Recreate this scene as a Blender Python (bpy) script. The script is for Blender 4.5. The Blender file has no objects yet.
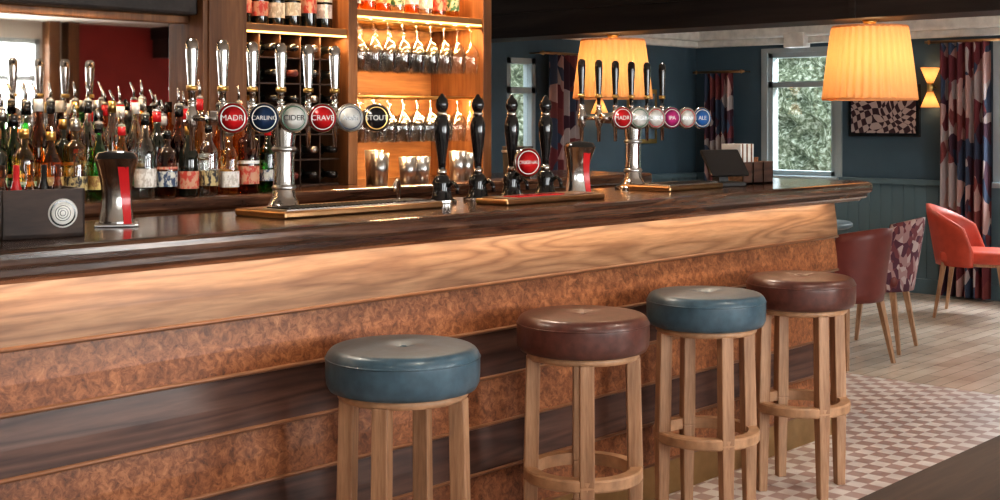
import bpy, bmesh, math, random
from math import sin, cos, pi, radians
from mathutils import Matrix, Vector, Euler
random.seed(7)
S = bpy.context.scene
T = Matrix.Translation
def R(a, ax): return Matrix.Rotation(a, 4, ax)

# ------------------------------------------------------------------ materials
def _new(name):
    m = bpy.data.materials.new(name); m.use_nodes = True
    nt = m.node_tree; b = nt.nodes['Principled BSDF']
    return m, nt, b
def ramp(nt, stops, interp='LINEAR'):
    r = nt.nodes.new('ShaderNodeValToRGB'); e = r.color_ramp.elements
    r.color_ramp.interpolation = interp
    while len(e) < len(stops): e.new(0.5)
    for i, (p, c) in enumerate(stops):
        e[i].position = p; e[i].color = (*c, 1)
    return r
def coords(nt, scale=(1, 1, 1), rot=(0, 0, 0)):
    tc = nt.nodes.new('ShaderNodeTexCoord'); mp = nt.nodes.new('ShaderNodeMapping')
    mp.inputs['Scale'].default_value = scale; mp.inputs['Rotation'].default_value = rot
    nt.links.new(tc.outputs['Object'], mp.inputs['Vector']); return mp
def noise(nt, mp, scale, detail=5, dist=0.0, rough=0.55):
    n = nt.nodes.new('ShaderNodeTexNoise'); n.inputs['Scale'].default_value = scale
    n.inputs['Detail'].default_value = detail; n.inputs['Distortion'].default_value = dist
    n.inputs['Roughness'].default_value = rough
    nt.links.new(mp.outputs[0], n.inputs['Vector']); return n
def bump(nt, b, src, strength, dist=0.01):
    bp = nt.nodes.new('ShaderNodeBump'); bp.inputs['Strength'].default_value = strength
    bp.inputs['Distance'].default_value = dist
    nt.links.new(src, bp.inputs['Height']); nt.links.new(bp.outputs[0], b.inputs['Normal'])
def mix(nt, a, bcol, fac, mode='MIX'):
    m = nt.nodes.new('ShaderNodeMix'); m.data_type = 'RGBA'; m.blend_type = mode
    for sock, val in ((m.inputs[6], a), (m.inputs[7], bcol), (m.inputs[0], fac)):
        if isinstance(val, (tuple, float, int)):
            sock.default_value = (*val, 1) if isinstance(val, tuple) else val
        else: nt.links.new(val, sock)
    return m.outputs[2]
def plain(name, c, rough=0.5, metal=0.0, coat=0.0, em=None, es=0.0, var=0.12, nscale=14, bmp=0.05):
    m, nt, b = _new(name)
    mp = coords(nt); n = noise(nt, mp, nscale, 4)
    lo = tuple(x * (1 - var) for x in c); hi = tuple(min(1, x * (1 + var)) for x in c)
    r = ramp(nt, [(0.3, lo), (0.7, hi)]); nt.links.new(n.outputs[0], r.inputs[0])
    nt.links.new(r.outputs[0], b.inputs['Base Color'])
    b.inputs['Roughness'].default_value = rough; b.inputs['Metallic'].default_value = metal
    b.inputs['Coat Weight'].default_value = coat
    if em: b.inputs['Emission Color'].default_value = (*em, 1); b.inputs['Emission Strength'].default_value = es
    if bmp: bump(nt, b, n.outputs[0], bmp, 0.004)
    return m
def wood(name, cols, axis='x', rough=0.4, coat=0.2, sc=1.0, dist=0.8, bmp=0.08, rings=0):
    m, nt, b = _new(name)
    k = {'x': (0.9, 11, 11), 'y': (11, 0.9, 11), 'z': (11, 11, 0.9)}[axis]
    if rings:
        mp = coords(nt, tuple(v * sc * (.6 if v < 1 else .55) for v in k)); n = noise(nt, mp, 1.0, 2, 0.25)
        mu = nt.nodes.new('ShaderNodeMath'); mu.operation = 'MULTIPLY'; mu.inputs[1].default_value = rings; nt.links.new(n.outputs[0], mu.inputs[0])
        pp = nt.nodes.new('ShaderNodeMath'); pp.operation = 'PINGPONG'; pp.inputs[1].default_value = 0.5; nt.links.new(mu.outputs[0], pp.inputs[0])
        m2 = nt.nodes.new('ShaderNodeMath'); m2.operation = 'MULTIPLY'; m2.inputs[1].default_value = 2; nt.links.new(pp.outputs[0], m2.inputs[0]); src = m2.outputs[0]
        st = [(0.0, cols[0]), (0.45, cols[1]), (1.0, cols[2])]
    else:
        mp = coords(nt, tuple(v * sc for v in k)); n = noise(nt, mp, 1.3, 8, dist); src = n.outputs[0]; st = [(0.28, cols[0]), (0.5, cols[1]), (0.72, cols[2])]
    mp2 = coords(nt, tuple(v * sc * 6 for v in k)); n2 = noise(nt, mp2, 1.5, 6, 0.3)
    r = ramp(nt, st); nt.links.new(src, r.inputs[0])
    r2 = ramp(nt, [(0.3, (0.62, 0.6, 0.58)), (0.65, (1, 1, 1))]); nt.links.new(n2.outputs[0], r2.inputs[0])
    nt.links.new(mix(nt, r.outputs[0], r2.outputs[0], 0.8, 'MULTIPLY'), b.inputs['Base Color'])
    b.inputs['Roughness'].default_value = rough; b.inputs['Coat Weight'].default_value = coat
    b.inputs['Coat Roughness'].default_value = 0.15
    bump(nt, b, n2.outputs[0], bmp, 0.003)
    return m
def burl(name):
    m, nt, b = _new(name)
    mp = coords(nt, (1, 1, 1)); n = noise(nt, mp, 42, 10, .8, 0.75); n3 = noise(nt, mp, 4.0, 5, 1.5)
    r = ramp(nt, [(0.3, (0.07, 0.024, 0.011)), (0.45, (0.23, 0.085, 0.035)), (0.6, (0.42, 0.175, 0.075)), (0.8, (0.62, 0.31, 0.15))])
    nt.links.new(n.outputs[0], r.inputs[0])
    r3 = ramp(nt, [(0.3, (0.45, 0.38, 0.35)), (0.7, (1, 1, 1))]); nt.links.new(n3.outputs[0], r3.inputs[0])
    v = nt.nodes.new('ShaderNodeTexVoronoi'); v.inputs['Scale'].default_value = 60; nt.links.new(mp.outputs[0], v.inputs['Vector'])
    rv = ramp(nt, [(0.05, (0.3, 0.22, 0.18)), (0.22, (1, 1, 1))]); nt.links.new(v.outputs['Distance'], rv.inputs[0])
    c = mix(nt, r.outputs[0], r3.outputs[0], 0.8, 'MULTIPLY'); c = mix(nt, c, rv.outputs[0], 0.6, 'MULTIPLY')
    nt.links.new(c, b.inputs['Base Color']); b.inputs['Roughness'].default_value = 0.45; b.inputs['Coat Weight'].default_value = 0.08; b.inputs['Specular IOR Level'].default_value = 0.4
    b.inputs['Coat Roughness'].default_value = 0.25
    return m
def thin_glass(name, tint, gloss=0.12, rough=0.02):
    m = bpy.data.materials.new(name); m.use_nodes = True; nt = m.node_tree; nt.nodes.clear()
    o = nt.nodes.new('ShaderNodeOutputMaterial'); t = nt.nodes.new('ShaderNodeBsdfTransparent'); g = nt.nodes.new('ShaderNodeBsdfGlossy')
    t.inputs[0].default_value = (*tint, 1); g.inputs['Roughness'].default_value = rough
    lw = nt.nodes.new('ShaderNodeLayerWeight'); lw.inputs[0].default_value = 0.35
    mr = nt.nodes.new('ShaderNodeMapRange'); mr.inputs[3].default_value = gloss * 0.5; mr.inputs[4].default_value = min(1, gloss * 5)
    nt.links.new(lw.outputs['Facing'], mr.inputs[0])
    mx = nt.nodes.new('ShaderNodeMixShader'); nt.links.new(mr.outputs[0], mx.inputs[0])
    nt.links.new(t.outputs[0], mx.inputs[1]); nt.links.new(g.outputs[0], mx.inputs[2]); nt.links.new(mx.outputs[0], o.inputs[0])
    return m
def emis(name, c, s):
    m, nt, b = _new(name); b.inputs['Base Color'].default_value = (*c, 1)
    b.inputs['Emission Color'].default_value = (*c, 1); b.inputs['Emission Strength'].default_value = s; return m
def shade_mat(name):
    m = bpy.data.materials.new(name); m.use_nodes = True; nt = m.node_tree; nt.nodes.clear()
    o = nt.nodes.new('ShaderNodeOutputMaterial'); d = nt.nodes.new('ShaderNodeBsdfDiffuse'); t = nt.nodes.new('ShaderNodeBsdfTranslucent')
    d.inputs[0].default_value = (0.80, 0.56, 0.32, 1); t.inputs[0].default_value = (0.92, 0.56, 0.26, 1)
    mx = nt.nodes.new('ShaderNodeMixShader'); mx.inputs[0].default_value = 0.5
    nt.links.new(d.outputs[0], mx.inputs[1]); nt.links.new(t.outputs[0], mx.inputs[2])
    nt.links.new(mx.outputs[0], o.inputs[0]); return m
def pattern(name, cols, sc, rough=0.85):
    m, nt, b = _new(name); mp = coords(nt, (1, 1, 0.7)); n = noise(nt, mp, 3, 2)
    v = nt.nodes.new('ShaderNodeTexVoronoi'); v.inputs['Scale'].default_value = sc
    vm = nt.nodes.new('ShaderNodeVectorMath'); vm.operation = 'MULTIPLY_ADD'
    nt.links.new(n.outputs['Color'], vm.inputs[0]); vm.inputs[1].default_value = (0.25,) * 3; nt.links.new(mp.outputs[0], vm.inputs[2])
    nt.links.new(vm.outputs[0], v.inputs['Vector'])
    sp = nt.nodes.new('ShaderNodeSeparateColor'); nt.links.new(v.outputs['Color'], sp.inputs[0])
    r = ramp(nt, [(i / len(cols), c) for i, c in enumerate(cols)], 'CONSTANT'); nt.links.new(sp.outputs[0], r.inputs[0])
    nt.links.new(r.outputs[0], b.inputs['Base Color']); b.inputs['Roughness'].default_value = rough
    return m

M = {}
M['counter'] = wood('counter_wood', [(0.022, 0.010, 0.006), (0.075, 0.034, 0.020), (0.19, 0.092, 0.050)], 'x', 0.2, 0.6, 1.5, 1.4)
M['walnut_l'] = wood('walnut_light', [(0.175, 0.090, 0.047), (0.255, 0.142, 0.078), (0.30, 0.178, 0.102)], 'x', 0.45, 0.05, 1.1, 1.6, rings=13)
M['walnut_d'] = wood('walnut_dark', [(0.055, 0.024, 0.018), (0.088, 0.040, 0.028), (0.12, 0.058, 0.040)], 'x', 0.45, 0.05, 1.1, 1.2, rings=9)
M['table'] = wood('table_walnut', [(0.025, 0.013, 0.009), (0.05, 0.026, 0.018), (0.085, 0.046, 0.030)], 'x', 0.6, 0.0, 0.8, 1.2)
M['burl'] = burl('burl_veneer')
M['bead'] = plain('bead_bronze', (0.22, 0.10, 0.05), 0.35, 0.2, 0.1)
M['brass'] = plain('brass', (0.72, 0.48, 0.18), 0.28, 1.0)
M['kick'] = plain('kick_bronze', (0.38, 0.25, 0.12), 0.38, 0.9)
M['bronze'] = plain('bronze', (0.38, 0.22, 0.11), 0.3, 1.0)
M['chrome'] = plain('chrome', (0.58, 0.56, 0.54), 0.15, 1.0, bmp=0)
M['steel'] = plain('brushed_steel', (0.5, 0.49, 0.48), 0.28, 1.0)
M['black'] = plain('black_gloss', (0.012, 0.012, 0.013), 0.15, 0, 0.5, bmp=0)
M['blackm'] = plain('black_matt', (0.02, 0.018, 0.017), 0.55)
M['white'] = plain('white_paint', (0.78, 0.76, 0.72), 0.5)
M['red'] = plain('red_enamel_glow', (0.55, 0.02, 0.025), 0.25, 0, 0.4, em=(1, 0.05, 0.05), es=0.08, bmp=0)  # dispense fonts' red glow put into the enamel; caps and mat share it
M['oak'] = wood('stool_oak', [(0.28, 0.145, 0.078), (0.41, 0.235, 0.135), (0.52, 0.32, 0.195)], 'z', 0.45, 0.1, 1.6, 0.5)
M['oakr'] = plain('stool_oak_ring', (0.40, 0.23, 0.13), 0.45, nscale=20, var=0.25)
M['leather_b'] = plain('leather_blue', (0.045, 0.085, 0.115), 0.36, 0, 0.08, nscale=35, var=0.2, bmp=0.12)
M['leather_r'] = plain('leather_brown', (0.082, 0.028, 0.021), 0.35, 0, 0.1, nscale=35, var=0.3, bmp=0.12)
M['backwood'] = wood('backbar_oak', [(0.12, 0.045, 0.016), (0.21, 0.085, 0.030), (0.30, 0.135, 0.052)], 'z', 0.5, 0.03, 0.8)
M['backwood_x'] = wood('backbar_oak_h', [(0.20, 0.085, 0.028), (0.32, 0.145, 0.05), (0.43, 0.21, 0.078)], 'x', 0.5, 0.05, 0.8)
M['rackwood'] = wood('rack_dark', [(0.03, 0.014, 0.008), (0.06, 0.028, 0.015), (0.09, 0.042, 0.02)], 'x', 0.45, 0.1, 0.8)
M['beam'] = wood('beam_dark', [(0.014, 0.009, 0.008), (0.028, 0.019, 0.016), (0.05, 0.034, 0.028)], 'y', 0.55, 0.0, 0.6)
M['blue'] = plain('wall_blue_paint', (0.070, 0.120, 0.160), 0.6, nscale=3, var=0.08)
M['dado'] = plain('dado_blue_lit', (0.115, 0.175, 0.205), 0.45, nscale=3, var=0.08)  # wall blue made paler: window light on the dado put into the colour
M['frame'] = plain('window_frame_paint', (0.38, 0.44, 0.46), 0.45, nscale=3, var=0.05)
M['ceil'] = plain('ceiling_paint', (0.66, 0.62, 0.56), 0.8, nscale=2, var=0.05)
M['redwall'] = plain('wall_red_paint', (0.34, 0.035, 0.03), 0.6, nscale=3)
M['coral'] = plain('coral_leather', (0.48, 0.07, 0.038), 0.45, 0, 0.05)
M['maroon'] = plain('maroon_leather', (0.14, 0.030, 0.024), 0.45, 0, 0.05)
M['curtain'] = pattern('curtain_print', [(0.16, 0.035, 0.045), (0.05, 0.07, 0.12), (0.45, 0.29, 0.27), (0.20, 0.055, 0.055), (0.42, 0.36, 0.36), (0.07, 0.03, 0.05)], 9)
M['floral'] = pattern('floral_fabric', [(0.16, 0.05, 0.06), (0.32, 0.2, 0.2), (0.09, 0.03, 0.05), (0.42, 0.33, 0.32)], 34)
M['shade'] = shade_mat('shade_fabric')
M['glow'] = emis('bulb_glow', (1, 0.6, 0.25), 5)
M['led'] = emis('led_strip', (1, 0.55, 0.16), 4)
M['glass'] = thin_glass('clear_glass', (0.965, 0.96, 0.94), 0.12)
M['pane'] = thin_glass('window_pane', (0.97, 0.98, 0.98), 0.05)
m, nt, b = _new('mirror_glass'); b.inputs['Base Color'].default_value = (0.86, 0.84, 0.82, 1); b.inputs['Metallic'].default_value = 1; b.inputs['Roughness'].default_value = 0.02; M['mirror'] = m
m, nt, b = _new('floor_tile_checker'); mp = coords(nt)
ck = nt.nodes.new('ShaderNodeTexChecker'); ck.inputs['Scale'].default_value = 1 / 0.068; nt.links.new(mp.outputs[0], ck.inputs[0])
n = noise(nt, mp, 5, 6); r1 = ramp(nt, [(0.3, (0.31, 0.205, 0.185)), (0.7, (0.45, 0.325, 0.295))]); r2 = ramp(nt, [(0.3, (0.52, 0.47, 0.45)), (0.7, (0.72, 0.67, 0.64))])
nt.links.new(n.outputs[0], r1.inputs[0]); nt.links.new(n.outputs[0], r2.inputs[0])
nt.links.new(mix(nt, r1.outputs[0], r2.outputs[0], ck.outputs['Fac']), b.inputs['Base Color']); b.inputs['Roughness'].default_value = 0.36; M['tile'] = m
m, nt, b = _new('floor_boards'); mp = coords(nt, (1, 1, 1), (0, 0, radians(0)))
bk = nt.nodes.new('ShaderNodeTexBrick'); bk.inputs['Scale'].default_value = 1.0; bk.inputs['Brick Width'].default_value = 0.6; bk.inputs['Row Height'].default_value = 0.09
bk.inputs['Mortar Size'].default_value = 0.002; bk.inputs['Color1'].default_value = (0.68, 0.59, 0.50, 1); bk.inputs['Color2'].default_value = (0.52, 0.43, 0.36, 1); bk.inputs['Mortar'].default_value = (0.25, 0.21, 0.18, 1)
nt.links.new(mp.outputs[0], bk.inputs[0]); n = noise(nt, mp, 3.5, 8); r1 = ramp(nt, [(0.3, (0.65, 0.62, 0.6)), (0.7, (1, 1, 1))]); nt.links.new(n.outputs[0], r1.inputs[0])
nt.links.new(mix(nt, bk.outputs[0], r1.outputs[0], 0.8, 'MULTIPLY'), b.inputs['Base Color']); b.inputs['Roughness'].default_value = 0.2; M['boards'] = m
m, nt, b = _new('hedge_leaves'); mp = coords(nt); n = noise(nt, mp, 22, 8, 0.5); r1 = ramp(nt, [(0.35, (0.04, 0.055, 0.03)), (0.5, (0.13, 0.16, 0.10)), (0.7, (0.48, 0.53, 0.44))])
nt.links.new(n.outputs[0], r1.inputs[0]); nt.links.new(r1.outputs[0], b.inputs['Base Color']); bump(nt, b, n.outputs[0], 0.8, 0.05); b.inputs['Roughness'].default_value = 0.9; M['hedge'] = m
m, nt, b = _new('canvas_checker'); mp = coords(nt, (1, 1, 1), (radians(20), 0, 0)); n = noise(nt, mp, 3, 1)
vm = nt.nodes.new('ShaderNodeVectorMath'); vm.operation = 'MULTIPLY_ADD'; nt.links.new(n.outputs['Color'], vm.inputs[0]); vm.inputs[1].default_value = (0.3,) * 3; nt.links.new(mp.outputs[0], vm.inputs[2])
ck = nt.nodes.new('ShaderNodeTexChecker'); ck.inputs['Scale'].default_value = 20; ck.inputs['Color1'].default_value = (0.55, 0.45, 0.43, 1); ck.inputs['Color2'].default_value = (0.05, 0.02, 0.03, 1)
nt.links.new(vm.outputs[0], ck.inputs[0]); nt.links.new(ck.outputs[0], b.inputs['Base Color']); M['canvas'] = m

# ------------------------------------------------------------------ builder
class B:
    def __init__(s): s.v = []; s.f = []; s.m = []; s.sm = []; s.mats = []
    def mi(s, k):
        mt = M[k] if isinstance(k, str) else k
        if mt not in s.mats: s.mats.append(mt)
        return s.mats.index(mt)
    def add(s, vs, fs, k, smooth=False, X=None):
        o = len(s.v); i = s.mi(k)
        for v in vs:
            v = Vector(v)
            if X is not None: v = X @ v
            s.v.append(tuple(v))
        for f in fs: s.f.append([a + o for a in f]); s.m.append(i); s.sm.append(smooth)
        return s
    def box(s, c, d, k, bev=0.0, X=None, seg=2):
        if bev <= 0:
            vs = [(c[0] + a * d[0] / 2, c[1] + b_ * d[1] / 2, c[2] + e * d[2] / 2) for a in (-1, 1) for b_ in (-1, 1) for e in (-1, 1)]
            fs = [(0, 1, 3, 2), (4, 6, 7, 5), (0, 4, 5, 1), (2, 3, 7, 6), (0, 2, 6, 4), (1, 5, 7, 3)]
            return s.add(vs, fs, k, False, X)
        bm = bmesh.new(); bmesh.ops.create_cube(bm, size=1)
        bmesh.ops.scale(bm, vec=d, verts=bm.verts); bmesh.ops.translate(bm, vec=c, verts=bm.verts)
        bmesh.ops.bevel(bm, geom=bm.edges[:], offset=bev, segments=seg, affect='EDGES', profile=0.5)
        bm.verts.index_update()
        vs = [v.co.copy() for v in bm.verts]; fs = [[v.index for v in f.verts] for f in bm.faces]; bm.free()
        return s.add(vs, fs, k, seg > 2, X)
    def bx(s, x0, x1, y0, y1, z0, z1, k, bev=0.0, seg=2):
        return s.box(((x0 + x1) / 2, (y0 + y1) / 2, (z0 + z1) / 2), (x1 - x0, y1 - y0, z1 - z0), k, bev, None, seg)
    def lathe(s, prof, k, loc=(0, 0, 0), seg=24, X=None, smooth=True, fn=None, caps=True):
        vs = []; n = len(prof)
        for (r, z) in prof:
            for j in range(seg):
                a = 2 * pi * j / seg; rr = r * (fn(a) if fn else 1)
                vs.append((loc[0] + rr * cos(a), loc[1] + rr * sin(a), loc[2] + z))
        fs = [(i * seg + j, i * seg + (j + 1) % seg, (i + 1) * seg + (j + 1) % seg, (i + 1) * seg + j) for i in range(n - 1) for j in range(seg)]
        if caps:
            if prof[0][0] > 1e-4: fs.append(list(range(seg))[::-1])
            if prof[-1][0] > 1e-4: fs.append([(n - 1) * seg + j for j in range(seg)])
        return s.add(vs, fs, k, smooth, X)
    def tube(s, pts, r, k, seg=10, X=None, closed=False):
        P = [Vector(p) for p in pts]; n = len(P); vs = []; rs = r if isinstance(r, (list, tuple)) else [r] * n
        up = Vector((0, 0, 1)); prev = None
        for i in range(n):
            if closed: d = P[(i + 1) % n] - P[i - 1]
            else: d = P[min(i + 1, n - 1)] - P[max(i - 1, 0)]
            d.normalize()
            if prev is None: a = d.cross(up) if abs(d.z) < 0.95 else d.cross(Vector((1, 0, 0)))
            else: a = prev - d * prev.dot(d)
            a.normalize(); prev = a; c = d.cross(a)
            for j in range(seg):
                t = 2 * pi * j / seg; vs.append(P[i] + (a * cos(t) + c * sin(t)) * rs[i])
        m_ = n if closed else n - 1
        fs = [(i * seg + j, i * seg + (j + 1) % seg, ((i + 1) % n) * seg + (j + 1) % seg, ((i + 1) % n) * seg + j) for i in range(m_) for j in range(seg)]
        if not closed: fs += [list(range(seg))[::-1], [(n - 1) * seg + j for j in range(seg)]]
        return s.add(vs, fs, k, True, X)
    def beam4(s, p0, p1, w0, w1, k, X=None, rot=0.0):
        vs = []
        for p, w in ((p0, w0), (p1, w1)):
            for j in range(4):
                a = pi / 4 + pi / 2 * j + rot; vs.append((p[0] + w * .7071 * cos(a), p[1] + w * .7071 * sin(a), p[2]))
        return s.add(vs, [(3, 2, 1, 0), (4, 5, 6, 7)] + [(j, (j + 1) % 4, 4 + (j + 1) % 4, 4 + j) for j in range(4)], k, False, X)
    def make(s, name, loc=(0, 0, 0), rz=0.0, bevel=0.0, parent=None):
        me = bpy.data.meshes.new(name); me.from_pydata(s.v, [], s.f)
        for mt in s.mats: me.materials.append(mt)
        me.polygons.foreach_set('material_index', s.m); me.polygons.foreach_set('use_smooth', s.sm)
        bm = bmesh.new(); bm.from_mesh(me); bmesh.ops.recalc_face_normals(bm, faces=bm.faces); bm.to_mesh(me); bm.free()
        o = bpy.data.objects.new(name, me); S.collection.objects.link(o); o.location = loc; o.rotation_euler = (0, 0, rz)
        if bevel: 
            md = o.modifiers.new('bevel', 'BEVEL'); md.width = bevel; md.segments = 2; md.limit_method = 'ANGLE'
        if parent: o.parent = parent
        return o
def label(body, size, loc, rz, k, parent):
    c = bpy.data.curves.new('lettering', 'FONT'); c.body = body; c.size = size; c.align_x = 'CENTER'; c.align_y = 'CENTER'; c.extrude = 0.0004
    c.materials.append(M[k]); o = bpy.data.objects.new('lettering', c); S.collection.objects.link(o)
    o.location = loc; o.rotation_euler = (pi / 2, 0, rz); o.parent = parent; return o
def light(kind, name, loc, power, col=(1, 1, 1), size=0.1, size_y=None, rot=(0, 0, 0), spot=None, parent=None):
    l = bpy.data.lights.new(name, kind); l.energy = power; l.color = col
    if kind == 'AREA':
        l.size = size
        if size_y: l.shape = 'RECTANGLE'; l.size_y = size_y
    elif kind == 'SUN': l.angle = size
    else: l.shadow_soft_size = size
    if spot: l.spot_size = spot; l.spot_blend = 0.6
    o = bpy.data.objects.new(name, l); S.collection.objects.link(o); o.location = loc; o.rotation_euler = rot
    if parent: o.parent = parent
    return o

# ------------------------------------------------------------------ room shell
X0, X1, Y0, Y1, H = -2.0, 10.1, -2.0, 6.85, 2.25
B().bx(X0 - .1, 6.65, Y0 - .1, Y1 + .1, -.1, 0, 'tile').make('floor')
B().bx(6.65, X1 + .1, Y0 - .1, Y1 + .1, -.1, 0, 'boards').make('floor_boards')
B().bx(X0 - .1, X1 + .1, Y0 - .1, Y1 + .1, H, H + .1, 'ceil').make('ceiling')
def wall(name, axis, pos, a0, a1, thick, openings, k):
    b_ = B(); ops = sorted(openings); cur = a0
    def put(s0, s1, z0, z1):
        if s1 - s0 < 1e-4 or z1 - z0 < 1e-4: return
        if axis == 'x': b_.bx(min(pos, pos + thick), max(pos, pos + thick), s0, s1, z0, z1, k)
        else: b_.bx(s0, s1, min(pos, pos + thick), max(pos, pos + thick), z0, z1, k)
    for (s0, s1, z0, z1) in ops:
        put(cur, s0, 0, H); put(s0, s1, 0, z0); put(s0, s1, z1, H); cur = s1
    put(cur, a1, 0, H); return b_.make(name)
def window(name, axis, pos, s0, s1, z0, z1, sgn, split=0.74):
    b_ = B(); w = .045; d0, d1 = (pos - .03, pos + .06) if sgn > 0 else (pos - .06, pos + .03)
    def pc(a0, a1, c0, c1, k='frame', e=0):
        if axis == 'x': b_.bx(d0 + e, d1 - e, a0, a1, c0, c1, k)
        else: b_.bx(a0, a1, d0 + e, d1 - e, c0, c1, k)
    pc(s0, s1, z0, z0 + w); pc(s0, s1, z1 - w, z1); pc(s0, s0 + w, z0, z1); pc(s1 - w, s1, z0, z1)
    zs = z0 + (z1 - z0) * split; pc(s0, s1, zs - .025, zs + .025)
    pc(s0 + w, s1 - w, z0 + w, z1 - w, 'pane', 0.042)
    i0, i1 = (pos - .1, pos) if sgn > 0 else (pos, pos + .1)
    if axis == 'x':
        b_.bx(i0, i1, s0 - .05, s1 + .05, z0 - .04, z0, 'frame')
        for a, c in ((s0 - .06, s0), (s1, s1 + .06)): b_.bx(pos - .05, pos - .03, a, c, z0, z1 + .04, 'frame')
        b_.bx(pos - .05, pos - .03, s0, s1, z1, z1 + .04, 'frame')
    else: b_.bx(s0 - .05, s1 + .05, i0, i1, z0 - .04, z0, 'frame')
    return b_.make(name)
W_right = [(5.42, 6.08, .92, 2.0), (2.5, 4.0, .92, 2.0), (-1.0, 1.2, .92, 2.0)]
W_back = [(7.50, 7.84, .92, 1.9)]
W_front = [(-1.2, .4, .8, 2.1), (1.4, 3.4, .8, 2.1), (4.1, 5.5, .8, 2.1)]  # left two openings added behind camera to light the bar; last shows in mirror
wall('wall_right', 'x', X1, Y0, Y1, .1, W_right, 'blue')
wall('wall_back', 'y', Y1, X0, X1, .1, W_back, 'blue')
wall('wall_front', 'y', Y0, X0, 5.8, -.1, W_front, 'ceil')
wall('wall_front_red', 'y', Y0, 5.8, X1, -.1, [], 'redwall')
wall('wall_left', 'x', X0, Y0, Y1, -.1, [], 'ceil')
i = 1
for w in W_right: window('window_%d' % i, 'x', X1 + .03, *w, 1); i += 1
for w in W_back: window('window_%d' % i, 'y', Y1 + .03, *w, 1); i += 1
for w in W_front: window('window_%d' % i, 'y', Y0 - .03, *w, -1); i += 1
pb = B()
for x in (5.57, 5.75): pb.bx(x - .05, x + .05, Y0, Y0 + .12, 0, H, 'backwood')
pb.make('trim_1')
d = B(); y = Y0
while y < Y1 - .01:
    y2 = min(y + .1, Y1); d.bx(X1 - .018, X1, y + .004, y2 - .004, .12, .88, 'dado', .003); y = y2
d.bx(X1 - .012, X1, Y0, Y1, .1, .9, 'dado'); d.bx(X1 - .045, X1, Y0, Y1, .88, .925, 'dado', .006); d.make('trim_2')
B().bx(X1 - .03, X1, Y0, Y1, 0, .12, 'dado', .004).make('baseboard_right')
d = B(); x = 4.6
while x < X1 - .01:
    d.bx(x + .004, x + .096, Y1 - .018, Y1, .12, .88, 'dado', .003); x += .1
d.bx(4.6, X1, Y1 - .045, Y1, .88, .925, 'dado', .006); d.bx(4.6, X1, Y1 - .012, Y1, .1, .9, 'dado'); d.make('trim_3')
B().bx(4.6, X1, Y1 - .03, Y1, 0, .12, 'dado', .004).make('baseboard_back')
c = B(); c.bx(X1 - .12, X1, Y0, Y1, 2.13, 2.25, 'white', .02); c.bx(X1 - .07, X1, Y0, Y1, 2.07, 2.13, 'white', .01); c.bx(4.6, X1, Y1 - .12, Y1, 2.13, 2.25, 'white', .02); c.bx(4.6, X1, Y1 - .07, Y1, 2.07, 2.13, 'white', .01); c.make('trim_4')
bm_ = B(); bm_.bx(6.6, 6.95, Y0, Y1, 1.975, H, 'beam', .006); bm_.bx(6.575, 6.6, Y0, Y1, 2.14, H, 'beam', .006); bm_.bx(6.585, 6.6, 3.42, 3.46, 1.975, 2.14, 'beam', .002); bm_.make('ceiling_beam')
B().bx(8.2, 8.3, Y0, Y1, 2.17, H, 'beam', .006).make('ceiling_beam')
B().bx(X0, 4.4, 4.47, 4.56, 0, H, 'ceil').make('wall_bar')

# outside hedge
h = B(); nx, nz = 90, 26; vs = []
for i in range(nx + 1):
    for j in range(nz + 1): vs.append((12.0 + .25 * random.random(), -4 + 14 * i / nx, 3.2 * j / nz))
h.add(vs, [(i * (nz + 1) + j, (i + 1) * (nz + 1) + j, (i + 1) * (nz + 1) + j + 1, i * (nz + 1) + j + 1) for i in range(nx) for j in range(nz)], 'hedge', True)
vs = [(4 + 9 * i / 60, 8.8 + .25 * random.random(), 3.2 * j / nz) for i in range(61) for j in range(nz + 1)]
h.add(vs, [(i * (nz + 1) + j, (i + 1) * (nz + 1) + j, (i + 1) * (nz + 1) + j + 1, i * (nz + 1) + j + 1) for i in range(60) for j in range(nz)], 'hedge', True)
h.make('garden_hedge')
B().bx(-8, 16, -8, 14, -.2, -.11, 'boards').make('ground_outside')

# ------------------------------------------------------------------ bar counter
ZC = 1.13
bar = B()
def outline(off, x0=-.6, x1=5.67, y0=2.80, y1=3.42, r=.14):
    pts = [(x0, y1 - off), (x0, y0 + off)]
    for (cx, cy, a0) in ((x1 - r, y0 + r, -90), (x1 - r, y1 - r, 0)):
        for k in range(9):
            a = radians(a0 + 90 * k / 8); rr = max(r - off, .005); pts.append((cx + rr * cos(a), cy + rr * sin(a)))
    return pts
prof = [(.30, 1.043), (.055, 1.043), (.05, 1.052), (.03, 1.056), (.022, 1.064), (.022, 1.078), (.006, 1.083), (0, 1.092), (-.002, 1.105), (0, 1.118), (.007, 1.127), (.018, 1.13), (.30, 1.13)]
rings = [[(px, py, z) for px, py in outline(o)] for o, z in prof]
nn = len(rings[0]); vs = [p for r_ in rings for p in r_]
fs = [(i * nn + j, i * nn + (j + 1) % nn, (i + 1) * nn + (j + 1) % nn, (i + 1) * nn + j) for i in range(1, len(prof) - 2) for j in range(nn)]
fs += [list(range((len(prof) - 2) * nn, (len(prof) - 1) * nn)), list(range(nn, 2 * nn))[::-1]]
bar.add(vs, fs, 'counter', False)
zs = [1.043, .893, .743, .593, .443, .293, .14]; mats = ['walnut_l', 'burl', 'walnut_d', 'burl', 'walnut_d', 'burl']
XE = 5.33
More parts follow.
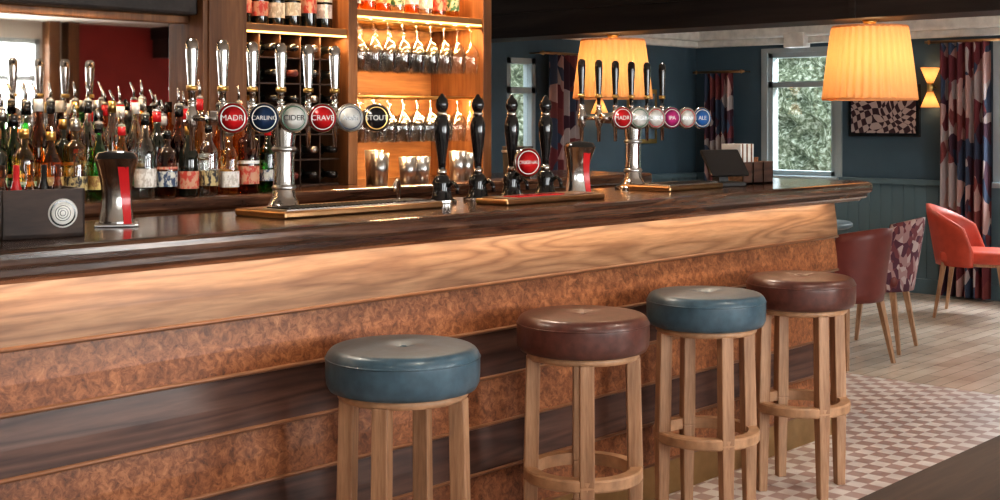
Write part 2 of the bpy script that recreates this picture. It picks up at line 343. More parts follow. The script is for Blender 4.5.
for i, k in enumerate(mats):
    z1, z0 = zs[i], zs[i + 1]
    vs = [(x, y, z) for x in (-.6, XE) for (y, z) in ((2.868, z1), (2.856, (z0 * .55 + z1 * .45)), (2.852, z0), (3.3, z0), (3.3, z1))]
    bar.add(vs, [(0, 1, 6, 5), (1, 2, 7, 6), (2, 3, 8, 7), (3, 4, 9, 8), (4, 0, 5, 9), (4, 3, 2, 1, 0), (5, 6, 7, 8, 9)], k)
    bar.tube([(-.6, 2.853, z0), (XE + .004, 2.853, z0)], .0065, 'bead', 8)
bar.bx(-.6, XE - .01, 2.87, 3.28, 0, .14, 'kick')
counter = bar.make('bar_counter')
for k in range(4):
    light('AREA', 'counter_led', (.2 + k * 1.45, 2.815, 1.05), 1.6, (1, .70, .45), 1.44, .012, (radians(14), 0, 0))

bb = B()
bb.bx(-.6, 5.3, 3.85, 4.45, 1.10, 1.15, 'counter', .012); bb.bx(-.6, 5.25, 3.9, 4.45, 0, 1.10, 'backwood')
bb.make('back_bar_counter')
sh = B()
Z2 = H - .001
sh.bx(2.81, 3.01, 4.10, 4.455, 1.15, Z2, 'backwood', .004)
sh.bx(2.83, 2.99, 4.09, 4.10, 1.2, 2.2, 'backwood', .003)
sh.bx(3.52, 3.57, 4.10, 4.455, 1.15, Z2, 'backwood', .003)
sh.bx(4.33, 4.385, 4.10, 4.455, 1.15, Z2, 'backwood', .003)
sh.bx(3.57, 4.33, 4.445, 4.456, 1.15, Z2, 'backwood_x'); sh.bx(3.01, 3.52, 4.445, 4.456, 1.765, Z2, 'backwood_x'); sh.bx(3.01, 3.52, 4.445, 4.456, 1.15, 1.765, 'rackwood')
for (a, b2, zz) in ((3.01, 3.52, 1.765), (3.57, 4.33, 1.853)):
    sh.bx(a, b2, 4.11, 4.445, zz, zz + .028, 'backwood_x', .003); sh.bx(a, b2, 4.112, 4.118, zz - .008, zz, 'led')
sh.bx(3.01, 3.52, 4.11, 4.445, 2.15, 2.18, 'backwood_x'); sh.bx(3.57, 4.33, 4.11, 4.445, 2.15, 2.18, 'backwood_x')
for r_ in range(6): sh.bx(3.01, 3.52, 4.16, 4.445, 1.15 + r_ * .1025, 1.156 + r_ * .1025, 'rackwood')
for c_ in range(1, 5): sh.bx(3.01 + c_ * .102 - .003, 3.01 + c_ * .102 + .003, 4.16, 4.445, 1.15, 1.765, 'rackwood')
for zz in (1.835, 1.515):
    for k in range(9):
        xx = 3.61 + k * .085; sh.tube([(xx - .018, 4.12, zz), (xx - .018, 4.44, zz)], .003, 'brass', 6); sh.tube([(xx + .018, 4.12, zz), (xx + .018, 4.44, zz)], .003, 'brass', 6)
    sh.tube([(3.57, 4.115, zz), (4.33, 4.115, zz)], .006, 'brass', 8)
    sh.tube([(3.57, 4.435, zz), (4.33, 4.435, zz)], .004, 'brass', 6)
shelf = sh.make('back_bar_shelving')
WL = (1, .64, .32)
light('AREA', 'shelf_light', (3.95, 4.13, 1.845), 20, WL, .72, .015, (radians(28), 0, 0))
light('AREA', 'shelf_light', (3.95, 4.13, 1.505), 11, WL, .72, .012, (radians(30), 0, 0))
light('AREA', 'shelf_light', (3.95, 4.15, 2.14), 12, WL, .72, .015, (radians(25), 0, 0))
light('AREA', 'shelf_light', (3.26, 4.14, 1.755), 2.2, WL, .48, .015, (radians(0), 0, 0))
light('AREA', 'shelf_light', (3.26, 4.15, 2.14), 7, WL, .48, .015, (radians(25), 0, 0))
light('AREA', 'cornice_light', (1.4, 4.12, 1.80), 6, WL, 2.2, .015, (radians(0), 0, 0))
mr_ = B(); mr_.bx(-.5, 2.81, 4.215, 4.225, 1.16, 1.78, 'mirror'); mr_.bx(-.5, 2.81, 4.225, 4.455, 1.15, Z2, 'backwood')
mr_.bx(-.5, 2.81, 4.13, 4.225, 1.81, Z2, 'beam', .01); mr_.bx(-.5, 2.81, 4.19, 4.225, 1.78, 1.81, 'backwood', .005); mr_.bx(-.5, 2.81, 4.205, 4.225, 1.15, 1.165, 'backwood_x')
mr_.make('back_bar_mirror')

# ------------------------------------------------------------------ bottles
G = {}
G['green'] = thin_glass('glass_green', (0.10, 0.50, 0.12), .14); G['amber'] = thin_glass('glass_amber', (0.90, 0.48, 0.10), .12)
G['clear'] = thin_glass('glass_bottle_clear', (0.82, 0.85, 0.84), .2); G['dark'] = plain('glass_dark', (0.012, 0.014, 0.01), .08, 0, .6, bmp=0)
G['red'] = thin_glass('glass_red', (0.6, 0.08, 0.05), .14); G['brown'] = thin_glass('glass_brown', (0.55, 0.23, 0.07), .12); G['straw'] = thin_glass('glass_straw', (0.93, 0.76, 0.38), .14)
def lab_mat(i, c1, c2):
    m, nt, b = _new('label_%d' % i); mp = coords(nt, (60, 60, 34)); n = noise(nt, mp, 1.0, 6, 0, .7)
    r = ramp(nt, [(0.46, c1), (0.53, c2)]); nt.links.new(n.outputs[0], r.inputs[0]); nt.links.new(r.outputs[0], b.inputs['Base Color']); b.inputs['Roughness'].default_value = .55; return m
LB = [lab_mat(i, a, c_) for i, (a, c_) in enumerate([((.70, .66, .55), (.45, .4, .3)), ((.5, .06, .04), (.55, .3, .2)), ((.02, .02, .025), (.5, .4, .2)), ((.65, .5, .2), (.35, .2, .08)), ((.75, .73, .7), (.5, .46, .42)), ((.04, .07, .14), (.6, .6, .55)), ((.04, .16, .07), (.65, .6, .4))])]
CP = [M['black'], M['red'], M['brass'], M['white'], M['steel'], M['black'], M['brass'], M['black']]
SH = [
    [(.0, 0), (.95, 0), (1, .02), (1, .58), (.92, .66), (.5, .74), (.36, .78), (.34, .97)],
    [(.0, 0), (.95, 0), (1, .02), (1, .66), (.85, .71), (.40, .75), (.34, .78), (.34, .97)],
    [(.0, 0), (.85, 0), (.9, .02), (1, .5), (.95, .6), (.55, .72), (.36, .80), (.33, .97)],
    [(.0, 0), (.95, 0), (1, .02), (.98, .35), (.88, .42), (1, .55), (.7, .68), (.38, .74), (.34, .97)]]
def bottle(b_, x, y, z, h_=.3, r=.037, g='dark', lab=0, cap=0, pour=False, shp=0, seg=14):
    pr = [(a * r, q * h_) for a, q in SH[shp]]
    b_.lathe(pr, G[g], (x, y, z), seg)
    l0 = random.uniform(.10, .2); l1 = l0 + random.uniform(.16, .26)
    b_.lathe([(r * 1.015, h_ * l0), (r * 1.015, h_ * l1)], LB[lab], (x, y, z), seg, caps=False)
    if random.random() < .4: b_.lathe([(r * 1.02, h_ * (l1 + .03)), (r * 1.02, h_ * (l1 + .07))], LB[(lab + 3) % 7], (x, y, z), seg, caps=False)
    b_.lathe([(r * .40, h_ * .88), (r * .40, h_ * 1.0)], CP[cap], (x, y, z), 10)
    if pour:
        b_.lathe([(r * .42, h_ * 1.0), (r * .30, h_ * 1.03)], CP[4], (x, y, z), 8)
        b_.tube([(x, y, z + h_ * 1.02), (x, y, z + h_ * 1.10), (x - .012, y - .008, z + h_ * 1.20)], [.005, .005, .003], 'chrome', 6)
bt = B(); kinds = ['green', 'amber', 'clear', 'dark', 'brown', 'straw', 'green', 'clear', 'amber', 'straw', 'amber']
for row, (yy, x0, x1) in enumerate(((4.165, 1.45, 2.78), (4.08, 1.50, 2.78), (3.995, 1.48, 2.97), (3.91, 1.56, 2.97))):
    x = x0
    while x < x1:
        r = random.uniform(.031, .040)
        g = random.choice(kinds)
        if x < 2.15 and random.random() < .5: g = 'green'
        bottle(bt, x, yy, 1.15, random.uniform(.27, .345) - (.05 if row == 3 else 0), r, g, random.randrange(7), random.randrange(8), random.random() < .5, random.randrange(4))
        x += .084 + random.uniform(0, .008)
bt.make('spirit_bottles')
bt = B(); x = 3.06
while x < 3.5:
    bottle(bt, x, 4.2, 1.793, .31, .036, random.choice(['dark', 'dark', 'brown']), random.choice([0, 4, 1]), 0); x += .082
bt.make('spirit_bottles')
bt = B(); x = 3.63
while x < 4.3:
    bottle(bt, x, 4.2, 1.881, .25, .034, random.choice(['amber', 'clear', 'amber', 'red', 'straw']), random.randrange(7), random.randrange(5), shp=random.randrange(4)); x += .085
bt.make('spirit_bottles')
wb = B()
for r_ in range(6):
    for c_ in range(5):
        X_ = T((3.061 + c_ * .102, 4.44, 1.15 + r_ * .1025 + .006 + .0375)) @ R(pi / 2, 'X')
        wb.lathe([(0, 0), (.035, 0), (.037, .01), (.037, .19), (.028, .215), (.014, .24)], G['dark'], seg=14, X=X_)
        wb.lathe([(.0145, .235), (.0145, .315), (0, .316)], random.choice([M['black'], M['maroon'], M['brass'], M['steel'], M['black']]), seg=12, X=X_)
wb.make('wine_bottles')
hg = B()
gp = [(0, 0), (.034, 0), (.035, -.002), (.008, -.007), (.0035, -.02), (.0035, -.070), (.010, -.080), (.030, -.098), (.0405, -.125), (.042, -.145), (.040, -.175), (.034, -.215)]
for zz in (1.845, 1.525):
    for k in range(9):
        for q in range(4): hg.lathe([(a, b2 * (1 if zz > 1.7 else .95)) for a, b2 in gp], 'glass', (3.61 + k * .085, 4.145 + q * .086, zz - .001), 20, caps=False)
hg.make('hanging_wine_glasses')
cups = B()
for k, (x, y, h_) in enumerate(((3.62, 4.02, .13), (3.66, 4.10, .14), (3.78, 4.02, .11), (3.86, 4.02, .11), (4.08, 4.02, .13), (4.16, 4.05, .12))):
    cups.lathe([(0, 0), (.032, 0), (.040, h_), (.037, h_), (.030, .008), (0, .008)], 'steel', (x, y, 1.15), 20)
cups.make('metal_shaker_cups')
ib = B(); ib.lathe([(0, 0), (.055, 0), (.066, .02), (.070, .14), (.073, .145), (.066, .145), (.06, .02), (0, .02)], 'blackm', (0, 0, 0), 28); ib.lathe([(.073, .118), (.076, .124), (.073, .130)], 'steel', (0, 0, 0), 28, caps=False); ib.make('ice_bucket', (4.42, 3.97, 1.15))

# ------------------------------------------------------------------ beer fonts
def badge(b_, x, y, z, r, th, face, rim='chrome', inner='white'):
    X_ = T((x, y, z)) @ R(th, 'Z') @ R(pi / 2, 'X')
    b_.lathe([(0, -.012), (r * .9, -.012), (r, -.006), (r, .004), (r * .93, .007)], rim, seg=32, X=X_)
    b_.lathe([(r * .93, .0071), (0, .0078)], face, seg=32, X=X_)
    b_.lathe([(r * .80, .0080), (r * .74, .0084)], inner, seg=32, X=X_, caps=False)
BC = {k: plain('badge_' + k, v, .3, 0, .3, bmp=0) for k, v in dict(red=(.6, .015, .02), navy=(.02, .05, .12), green=(.02, .16, .08), white=(.75, .74, .7), black=(.015, .015, .02), blue=(.03, .15, .45), pink=(.5, .03, .2)).items()}
def tap_font(x0, spec, colx, handle_mat, yb=3.205, tray=(2.35, 3.0)):
    e = bpy.data.objects.new('beer_tap_font', None); S.collection.objects.link(e)
    b_ = B(); n = len(spec); sp = .114; x1 = x0 + sp * (n - 1); hk = 1.3 if handle_mat == 'chrome' else 1.05
    b_.lathe([(0, 0), (.075, 0), (.075, .012), (.05, .022), (.036, .05), (.032, .12), (.032, .20), (.040, .27), (.040, .30), (.03, .33), (0, .335)], 'chrome', (colx, yb + .05, ZC), 28)
    for zz in (.07, .19): b_.lathe([(.034, zz), (.040, zz + .008), (.034, zz + .016)], 'steel', (colx, yb + .05, ZC), 28, caps=False)
    b_.tube([(x0 - .03, yb + .075, ZC + .295), (x1 + .03, yb + .075, ZC + .295)], .022, 'chrome', 16)
    for i, (txt, face, tc_) in enumerate(spec):
        x = x0 + i * sp
        b_.tube([(x, yb + .005, 1.425), (x, yb + .07, 1.425)], .010, 'chrome', 8)
        badge(b_, x, yb, 1.425, .047, radians(-26), BC[face], inner=BC[tc_] if tc_ in BC else M[tc_])
        ty = yb + .21
        b_.tube([(x, yb + .075, 1.425), (x, ty, 1.425)], .010, 'chrome', 10)
        b_.lathe([(0, -.10), (.007, -.10), (.009, -.04), (.016, -.03), (.018, .015), (.012, .03), (.010, .045), (.014, .055)], 'chrome', (x, ty, 1.425), 14)
        b_.lathe([(r_ * hk, z_) for r_, z_ in [(.007, .05), (.009, .09), (.013, .16), (.0155, .21), (.0145, .235), (.008, .245), (0, .246)]], handle_mat, (x, ty, 1.425), 14)
        b_.lathe([(.0135 * hk, .085), (.0135 * hk, .10)], 'brass', (x, ty, 1.425), 14)
        label(txt, .024 if len(txt) < 6 else .0185, Vector((x, yb, 1.425)) + R(radians(-26), 'Z') @ Vector((0, -.0092, 0)), radians(-26), 'white' if face != 'white' else 'black', e)
    b_.bx(tray[0], tray[1], 3.02, yb + .06, ZC, ZC + .022, 'bronze', .006)
    b_.bx(tray[0] + .02, tray[1] - .02, 3.035, 3.15, ZC + .022, ZC + .026, 'steel', .001)
    k = tray[0] + .03
    while k < tray[1] - .03: b_.bx(k, k + .008, 3.04, 3.145, ZC + .026, ZC + .030, 'blackm'); k += .018
    b_.make('font_body', parent=e); return e
tap_font(2.30, [('MADRI', 'red', 'white'), ('CARLING', 'navy', 'white'), ('CIDER', 'white', 'green'), ('CRAVE', 'red', 'white'), ('Asahi', 'white', 'navy'), ('STOUT', 'black', 'brass')], 2.53, 'chrome')
tap_font(4.20, [('MADRI', 'red', 'white'), ('LAGER', 'white', 'green'), ('CIDER', 'white', 'red'), ('IPA', 'pink', 'white'), ('Asahi', 'white', 'red'), ('ALE', 'blue', 'white')], 4.34, 'black', tray=(4.27, 4.66))

for i, x in enumerate((3.17, 3.35, 3.53, 3.72)):
    e = bpy.data.objects.new('beer_hand_pump', None); S.collection.objects.link(e)
    b_ = B(); y = 3.2
    b_.lathe([(0, 0), (.050, 0), (.050, .01), (.036, .02), (.030, .05), (.034, .07), (.026, .09), (.015, .10)], 'black', (x, y, ZC), 24)
    b_.lathe([(.051, .0), (.052, .005), (.051, .012)], 'chrome', (x, y, ZC), 24, caps=False)
    b_.lathe([(.015, .098), (.018, .108), (.015, .118)], 'chrome', (x, y, ZC), 18)
    b_.lathe([(.012, .115), (.013, .14), (.020, .19), (.026, .24), (.027, .27), (.021, .295), (.015, .305)], 'black', (x, y, ZC), 24)
    b_.lathe([(.015, .303), (.020, .310), (.015, .317)], 'chrome', (x, y, ZC), 18)
    b_.lathe([(.013, .316), (.020, .328), (.023, .343), (.019, .360), (.009, .370), (.006, .378), (0, .381)], 'black', (x, y, ZC), 20)
    b_.tube([(x, y - .03, ZC + .06), (x, y - .055, ZC + .075), (x, y - .075, ZC + .06), (x, y - .077, ZC + .035)], .007, 'black', 10)
    if i in (2,):
        badge(b_, x - .02, y - .095, ZC + .135, .054, radians(-22), BC['red'])
        b_.tube([(x, y - .02, ZC + .085), (x - .02, y - .085, ZC + .12)], .008, 'chrome', 8)
        label('ORIGINAL', .0175, Vector((x - .02, y - .095, ZC + .135)) + R(radians(-22), 'Z') @ Vector((0, -.0092, 0)), radians(-22), 'white', e)
    b_.make('pump_body', parent=e)
t = B(); t.bx(3.22, 3.755, 2.94, 3.09, ZC, ZC + .020, 'bronze', .006); t.bx(3.24, 3.735, 2.955, 3.075, ZC + .020, ZC + .024, 'walnut_l'); t.bx(3.3, 3.55, 2.965, 3.03, ZC + .024, ZC + .027, 'red'); t.make('drip_tray')

def ice_font(x, y):
    b_ = B(); X_ = T((x, y, ZC)) @ R(radians(-32), 'Z'); vs = []; n = 12; HZ = .185
    for j in range(n + 1):
        t_ = j / n; z = HZ * t_; w = .050 - .014 * sin(pi * t_) + .008 * t_; dd = .045 - .012 * sin(pi * t_); cy = .012 * sin(pi * t_) - .02 * t_
        for a in range(20):
            th = 2 * pi * a / 20; cx_, sx_ = cos(th), sin(th)
            vs.append((w * abs(cx_) ** .6 * (1 if cx_ > 0 else -1), cy + dd * abs(sx_) ** .6 * (1 if sx_ > 0 else -1), z))
    b_.add(vs, [(j * 20 + a, j * 20 + (a + 1) % 20, (j + 1) * 20 + (a + 1) % 20, (j + 1) * 20 + a) for j in range(n) for a in range(20)] + [list(range(20))[::-1]], 'chrome', True, X_)
    tp = vs[-20:]
    b_.add([v for v in tp] + [(0, -.02, HZ + .024)] + [(v[0] * .85, -.02 + (v[1] + .02) * .85, HZ + .016) for v in tp], [(a, (a + 1) % 20, 21 + (a + 1) % 20, 21 + a) for a in range(20)] + [(21 + a, 21 + (a + 1) % 20, 20) for a in range(20)], 'black', True, X_)
    rv = []
    for j in range(13):
        t_ = j / 12; z = .008 + (HZ - .03) * t_; tt = z / HZ; w = .020 + .008 * t_; cy = .012 * sin(pi * tt) - .02 * tt - (.045 - .012 * sin(pi * tt)) - .002
        ox = .030 - .012 * t_
        rv += [(ox - w * .5, cy + .001, z), (ox + w * .5, cy + .004, z)]
    b_.add(rv, [(2 * j, 2 * j + 1, 2 * j + 3, 2 * j + 2) for j in range(12)], 'red', True, X_)
    b_.box((0, 0, .004), (.115, .10, .008), 'steel', .003, X_)
    b_.make('counter_dispense_font')
ice_font(1.90, 3.18); ice_font(3.84, 3.14)

cd = B(); X_ = R(radians(-12), 'Z')
for (c_, d_) in (((0, 0, .006), (.2, .16, .012)), ((-.096, 0, .06), (.008, .16, .12)), ((.096, 0, .06), (.008, .16, .12)), ((0, -.076, .06), (.2, .008, .12)), ((0, .076, .06), (.2, .008, .12)), ((0, 0, .055), (.18, .006, .10))): cd.box(c_, d_, 'table', .002, X_)
cd.lathe([(.036, 0), (.036, .001), (0, .0012)], 'white', seg=28, X=X_ @ T((.045, -.0802, .06)) @ R(pi / 2, 'X'))
cd.lathe([(.032, .0013), (.028, .0016)], 'black', seg=28, X=X_ @ T((.045, -.0802, .06)) @ R(pi / 2, 'X'), caps=False)
for q in (.006, .012, .018): cd.lathe([(q + .0015, .0014), (q, .0016)], 'black', seg=20, X=X_ @ T((.045, -.0802, .06)) @ R(pi / 2, 'X'), caps=False)
for k in range(5): cd.lathe([(0, 0), (.015, 0), (.015, .10), (.008, .125), (.008, .165), (0, .165)], [G['brown'], M['red'], G['amber'], M['black'], G['brown']][k], seg=12, X=X_ @ T((-.07 + k * .034, .035, .012)))
cd.make('condiment_caddy', (1.60, 3.06, ZC))
cd = B()
for k in range(3):
    xx = (k - 1) * .085
    cd.box((xx, 0, .005), (.08, .13, .01), 'walnut_d', .001); cd.box((xx - .037, 0, .05), (.006, .13, .10), 'walnut_l', .001); cd.box((xx + .037, 0, .05), (.006, .13, .10), 'walnut_l', .001)
    cd.box((xx, -.062, .05), (.08, .006, .10), 'walnut_d', .001); cd.box((xx, .062, .05), (.08, .006, .10), 'walnut_d', .001)
for k in range(9): cd.box((-.115 + k * .012, 0, .095), (.009, .10, .17), ['white', 'burl', 'white'][k % 3], .001)
for k in range(4): cd.box((.0 + k * .016 - .02, 0, .07), (.012, .09, .10), 'burl', .001)
cd.make('cutlery_caddy', (5.04, 3.15, ZC))
ts = B(); ts.box((0, 0, .01), (.14, .13, .02), 'blackm', .005); ts.beam4((0, .03, .02), (0, .03, .09), .05, .04, 'blackm'); ts.box((0, 0, 0), (.20, .015, .14), 'black', .006, T((0, .0, .1)) @ R(radians(-38), 'X')); ts.make('till_terminal', (4.79, 3.10, ZC), radians(-20))
fc = B(); fc.tube([(0, 0, 0), (0, 0, .05), (-.01, -.01, .075), (-.035, -.03, .085), (-.06, -.045, .07), (-.065, -.05, .045)], .007, 'chrome', 10); fc.lathe([(0, 0), (.018, 0), (.012, .012), (0, .012)], 'chrome', seg=14); fc.make('bar_faucet', (3.06, 3.3, ZC))

# ------------------------------------------------------------------ stools
def stool(x, y, rz, leather):
    e = bpy.data.objects.new('bar_stool', None); S.collection.objects.link(e); e.location = (x, y, 0); e.rotation_euler = (0, 0, rz)
    b_ = B(); Rr = .207; zb = .70; zt = .822
    pr = [(0, zb), (Rr - .03, zb), (Rr - .010, zb + .006), (Rr - .002, zb + .022), (Rr, zb + .045), (Rr, zt - .048)]
    for k in range(9):
        a = pi / 2 * k / 8; pr.append((Rr - .030 + .030 * cos(a), zt - .040 + .034 * sin(a)))
    pr += [(.13, zt - .002), (.08, zt), (.04, zt - .002), (.018, zt - .009), (0, zt - .012)]
    b_.lathe(pr, leather, seg=64)
    b_.tube([((Rr - .001) * cos(a), (Rr - .001) * sin(a), zt - .034) for a in [2 * pi * j / 64 for j in range(64)]], .0028, leather, 6, closed=True)
    b_.lathe([(.012, zt - .011), (.009, zt - .006), (0, zt - .004)], leather, seg=16)
    b_.make('seat', parent=e)
    b_ = B(); b_.lathe([(.0, .68), (.17, .68), (.175, .687), (.175, .701), (0, .701)], 'oakr', seg=48)
    n = 64; vs = []
    for j in range(n):
        a = 2 * pi * j / n
        for rr, zz in ((.148, .305), (.182, .305), (.186, .311), (.186, .337), (.182, .343), (.148, .343)): vs.append((rr * cos(a), rr * sin(a), zz))
    b_.add(vs, [(j * 6 + q, j * 6 + (q + 1) % 6, ((j + 1) % n) * 6 + (q + 1) % 6, ((j + 1) % n) * 6 + q) for j in range(n) for q in range(6)], 'oakr', False)
    b_.make('foot_ring', parent=e)
    for k in range(4):
        b_ = B(); a = pi / 2 * k
        X_ = R(a, 'Z')
        b_.beam4((.166, 0, 0), (.163, 0, .32), .034, .046, 'oak', X_); b_.beam4((.163, 0, .32), (.155, 0, .685), .046, .044, 'oak', X_)
        b_.make('leg_%d' % (k + 1), parent=e, bevel=.004)
stool(2.38, 2.55, radians(27), 'leather_b'); stool(3.155, 2.56, radians(43), 'leather_r')
stool(3.83, 2.555, radians(58), 'leather_b'); stool(4.474, 2.55, radians(58), 'leather_r')

# ------------------------------------------------------------------ pendants, sconces
def pendant(x, y, ztop, zbot, r, power, zc):
    e = bpy.data.objects.new('pendant_lamp', None); S.collection.objects.link(e)
    b_ = B(); n = 36; rows = 7; pr = [(r * (.80 + .20 * t_ ** .9), ztop + (zbot - ztop) * t_) for t_ in [k / rows for k in range(rows + 1)]]
    b_.lathe(pr, 'shade', (x, y, 0), n * 5, fn=lambda a: 1 + .035 * cos(n * a), caps=False)
    for q, rr in ((zbot, r), (ztop, r * .8)): b_.tube([(x + rr * cos(a), y + rr * sin(a), q) for a in [2 * pi * j / 48 for j in range(48)]], .007, 'shade', 6, closed=True)
    b_.tube([(x, y, zc), (x, y, ztop - .06)], .008, 'brass', 8); b_.lathe([(.03, -.025), (.045, 0)], 'brass', (x, y, zc), 20)
    for k in range(3):
        a = 2 * pi * k / 3; b_.tube([(x, y, ztop - .02), (x + r * .8 * cos(a), y + r * .8 * sin(a), ztop)], .003, 'brass', 6)
    b_.lathe([(.0, -.16), (.022, -.145), (.03, -.12), (.016, -.08), (.014, -.05)], 'glow', (x, y, ztop), 14)
    b_.make('shade', parent=e)
    light('POINT', 'bulb', (x, y, ztop - .19), power, (1, .66, .38), .035, parent=e)
pendant(6.78, 5.25, 1.935, 1.555, .255, 4.4, 1.975); pendant(6.78, 3.43, 1.935, 1.53, .255, 4.4, 1.975)
def sconce(x, y, z, axis):
    b_ = B(); o = (-.09, 0) if axis == 'x' else (0, -.09); cx, cy = x + o[0], y + o[1]
    b_.lathe([(.022, .03), (.075, .16)], 'shade', (cx, cy, z), 28, caps=False, fn=lambda a: 1 + .03 * cos(28 * a)); b_.lathe([(.022, -.03), (.075, -.16)], 'shade', (cx, cy, z), 28, caps=False)
    b_.lathe([(.0, -.04), (.026, -.035), (.026, .035), (0, .04)], 'brass', (cx, cy, z), 18)
    b_.tube([(x, y, z), (cx, cy, z)], .01, 'brass', 8)
    b_.lathe([(0, .05), (.012, .06), (.012, .10), (0, .105)], 'glow', (cx, cy, z), 10); b_.lathe([(0, -.05), (.012, -.06), (.012, -.10), (0, -.105)], 'glow', (cx, cy, z), 10)
    o_ = b_.make('wall_sconce')
    light('POINT', 'bulb', (cx, cy, z + .13), .42, (1, .62, .34), .02, parent=o_); light('POINT', 'bulb', (cx, cy, z - .13), .42, (1, .62, .34), .02, parent=o_)
sconce(X1, 4.54, 1.67, 'x'); sconce(8.55, Y1, 1.62, 'y')

def curtain(name, axis, pos, a0, a1, ztop, zbot, folds=5):
    b_ = B(); n = folds * 12; rows = 10; vs = []
    for i in range(n + 1):
        t_ = i / n; s_ = a0 + (a1 - a0) * t_
        for j in range(rows + 1):
            q = j / rows; z = zbot + (ztop - zbot) * q; dd = pos - .14 + (.026 + .014 * (1 - q)) * sin(2 * pi * folds * t_ + .5 * sin(3 * q)) 
            vs.append((dd, s_, z) if axis == 'x' else (s_, dd, z))
    b_.add(vs, [(i * (rows + 1) + j, (i + 1) * (rows + 1) + j, (i + 1) * (rows + 1) + j + 1, i * (rows + 1) + j + 1) for i in range(n) for j in range(rows)], 'curtain', True)
    e0, e1 = a0 - .12, a1 + .12
    P = (lambda s_: (pos - .14, s_, ztop + .01)) if axis == 'x' else (lambda s_: (s_, pos - .14, ztop + .01))
    b_.tube([P(e0), P(e1)], .012, 'bronze', 10)
    for s_ in (e0 + .03, e1 - .03):
        p = P(s_); q = (pos, s_, ztop + .01) if axis == 'x' else (s_, pos, ztop + .01); b_.tube([p, q], .006, 'bronze', 6)
        b_.lathe([(0, -.02), (.018, -.01), (.02, 0), (.018, .01), (0, .02)], 'bronze', p, 12)
    b_.make(name)
curtain('curtain', 'x', X1, 4.03, 4.44, 2.02, .02, 6); curtain('curtain', 'x', X1, 6.36, 6.66, 1.83, .02)
curtain('curtain', 'x', X1, 2.3, 2.6, 2.02, .02); curtain('curtain', 'y', Y1, 7.86, 8.24, 1.93, .02)
p = B(); p.bx(X1 - .03, X1, 4.66, 5.29, 1.27, 1.70, 'black', .004); p.bx(X1 - .034, X1 - .029, 4.69, 5.26, 1.30, 1.67, 'canvas'); p.make('framed_picture')
p = B(); p.bx(9.04, 9.45, Y1 - .03, Y1, 1.2, 1.68, 'brass', .004); p.bx(9.08, 9.41, Y1 - .034, Y1 - .029, 1.24, 1.64, plain('art_print', (.10, .16, .22), .5, nscale=6, var=.9)); p.make('framed_picture')
p = B(); p.box((0, 0, 0), (.12, .2, .13), 'white', .01); p.bx(-.01, .08, -.01, .01, -.01, .01, 'steel'); p.make('wall_speaker', (X1 - .08, 5.75, 2.1), radians(0))

# ------------------------------------------------------------------ chairs & tables
def tub_chair(name, loc, rz, shell, seatk, ztop=.80, amax=105, drop=.10, legk='oak', w=.25):
    e = bpy.data.objects.new(name, None); S.collection.objects.link(e); e.location = loc; e.rotation_euler = (0, 0, rz)
    b_ = B(); b_.box((0, -.01, .435), (w * 1.8, w * 1.8, .09), seatk, .035, seg=4); b_.make('seat_cushion', parent=e)
    b_ = B(); n = 28; rows = 8; A = radians(amax); vs = []
    for side in (0, 1):
        for i in range(n + 1):
            a = -A + 2 * A * i / n; f = abs(a) / A
            top = ztop - drop * f ** 1.5 - (.12 if f > .86 else 0) * (f - .86) / .14
            for j in range(rows + 1):
                q = j / rows; z = .37 + (top - .37) * q; rr = w + .02 + .075 * q * cos(a) ** 2 - (.035 if side else 0)
                if j == rows: rr += (-.006 if not side else .006)
                vs.append((rr * sin(a), rr * cos(a) * 1.0, z))
    N = (n + 1) * (rows + 1); idx = lambda s_, i, j: s_ * N + i * (rows + 1) + j; fs = []
    for i in range(n):
        for j in range(rows):
            fs.append((idx(0, i, j), idx(0, i + 1, j), idx(0, i + 1, j + 1), idx(0, i, j + 1))); fs.append((idx(1, i, j), idx(1, i, j + 1), idx(1, i + 1, j + 1), idx(1, i + 1, j)))
        fs.append((idx(0, i, rows), idx(0, i + 1, rows), idx(1, i + 1, rows), idx(1, i, rows))); fs.append((idx(0, i, 0), idx(1, i, 0), idx(1, i + 1, 0), idx(0, i + 1, 0)))
    for j in range(rows):
        fs.append((idx(0, 0, j), idx(0, 0, j + 1), idx(1, 0, j + 1), idx(1, 0, j))); fs.append((idx(0, n, j), idx(1, n, j), idx(1, n, j + 1), idx(0, n, j + 1)))
    b_.add(vs, fs, shell, True); b_.make('back_shell', parent=e)
    b_ = B(); b_.box((0, -.01, .385), (w * 1.5, w * 1.5, .03), legk, .005)
    for sx in (-1, 1):
        for sy in (-1, 1): b_.beam4((sx * (w - .01), sy * (w - .01), 0), (sx * (w - .07), sy * (w - .07), .40), .020, .036, legk)
    b_.make('legs', parent=e)
tub_chair('dining_chair', (6.95, 3.69, 0), radians(168), 'maroon', 'maroon', .80, 66, .05, w=.215)
tub_chair('dining_chair', (7.53, 3.76, 0), radians(-170), 'floral', 'maroon', .82, 62, .05, w=.20)
tub_chair('dining_armchair', (9.22, 3.84, 0), radians(14), 'coral', 'coral', .80, 95, .20, w=.255)
t = B(); t.lathe([(0, .70), (.27, .70), (.29, .712), (.29, .732), (.28, .74), (0, .74)], 'dado', seg=48); t.lathe([(0, 0), (.2, 0), (.2, .015), (.04, .03), (.03, .08), (.03, .70)], 'blackm', seg=28); t.make('pub_table', (7.72, 4.35, 0))
t = B(); t.bx(.9, 3.3, .35, 1.10, .715, .75, 'table', .006)
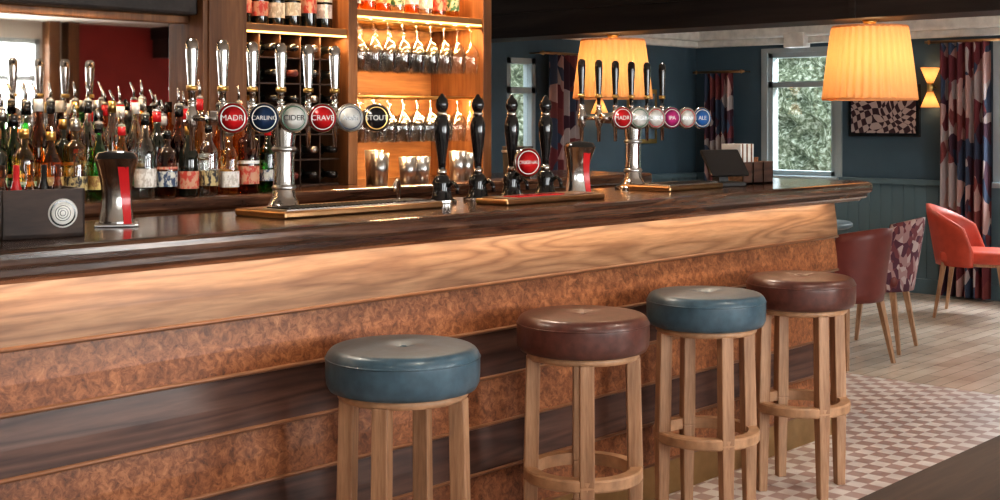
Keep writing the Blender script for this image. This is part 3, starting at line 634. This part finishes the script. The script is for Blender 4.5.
for (x, y) in ((1.0, .45), (3.2, .45), (1.0, 1.0), (3.2, 1.0)): t.beam4((x, y, 0), (x, y, .716), .05, .07, 'table')
t.bx(1.0, 3.2, .43, .47, .63, .715, 'table'); t.bx(1.0, 3.2, .98, 1.02, .63, .715, 'table'); t.make('dining_table')

# ------------------------------------------------------------------ lights
k = 0
for (x, y) in ((0.6, 1.6), (2.2, 1.6), (3.8, 1.6), (5.4, 1.6), (2.2, 3.55), (3.6, 3.55), (5.0, 3.55), (8.6, 2.6), (8.8, 5.2), (5.6, 5.4)):  # downlights and fixtures added for even light from above
    dl = B(); dl.lathe([(.06, -.012), (.07, -.004), (.07, 0)], 'white', (0, 0, 0), 24); dl.lathe([(0, -.013), (.05, -.013)], 'glow', (0, 0, 0), 20, caps=False)
    o = dl.make('added_downlight', (x, y, H))
    light('SPOT', 'fill_spot', (x, y, H - .03), 46 if y < 3 else 46, (1, .88, .74), .06, spot=radians(115))
for (a0, a1, z0, z1) in W_front:
    light('AREA', 'daylight', ((a0 + a1) / 2, Y0 - .35, 1.5), (36 if a0 < 4 else 110) * (a1 - a0), (1, .97, .93), a1 - a0 + .3, 1.7, (radians(90), 0, 0))  # area lights added outside the front openings to fill stools and bar front
for (a0, a1, z0, z1) in W_right:
    light('AREA', 'daylight', (X1 + .35, (a0 + a1) / 2, 2.5), 320 * (a1 - a0), (.95, .97, 1), a1 - a0 + .3, 1.0).rotation_euler = Euler((radians(50), 0, radians(90)))
w = bpy.data.worlds.new('world'); S.world = w; w.use_nodes = True
bg = w.node_tree.nodes['Background']; bg.inputs[0].default_value = (.90, .95, 1, 1); bg.inputs[1].default_value = 5.5
S.view_settings.view_transform = 'Standard'
try: S.view_settings.look = 'Medium High Contrast'
except Exception as ex: print('look', ex)
S.view_settings.exposure = 0.1

cam = bpy.data.cameras.new('camera'); co = bpy.data.objects.new('camera', cam); S.collection.objects.link(co)
co.location = (0, 0, 1.425); co.rotation_euler = (pi / 2, 0, math.atan2(1200, 1300) - pi / 2)
cam.lens = 46.8; cam.sensor_width = 36; cam.shift_y = -.132; cam.clip_start = .05
S.camera = co
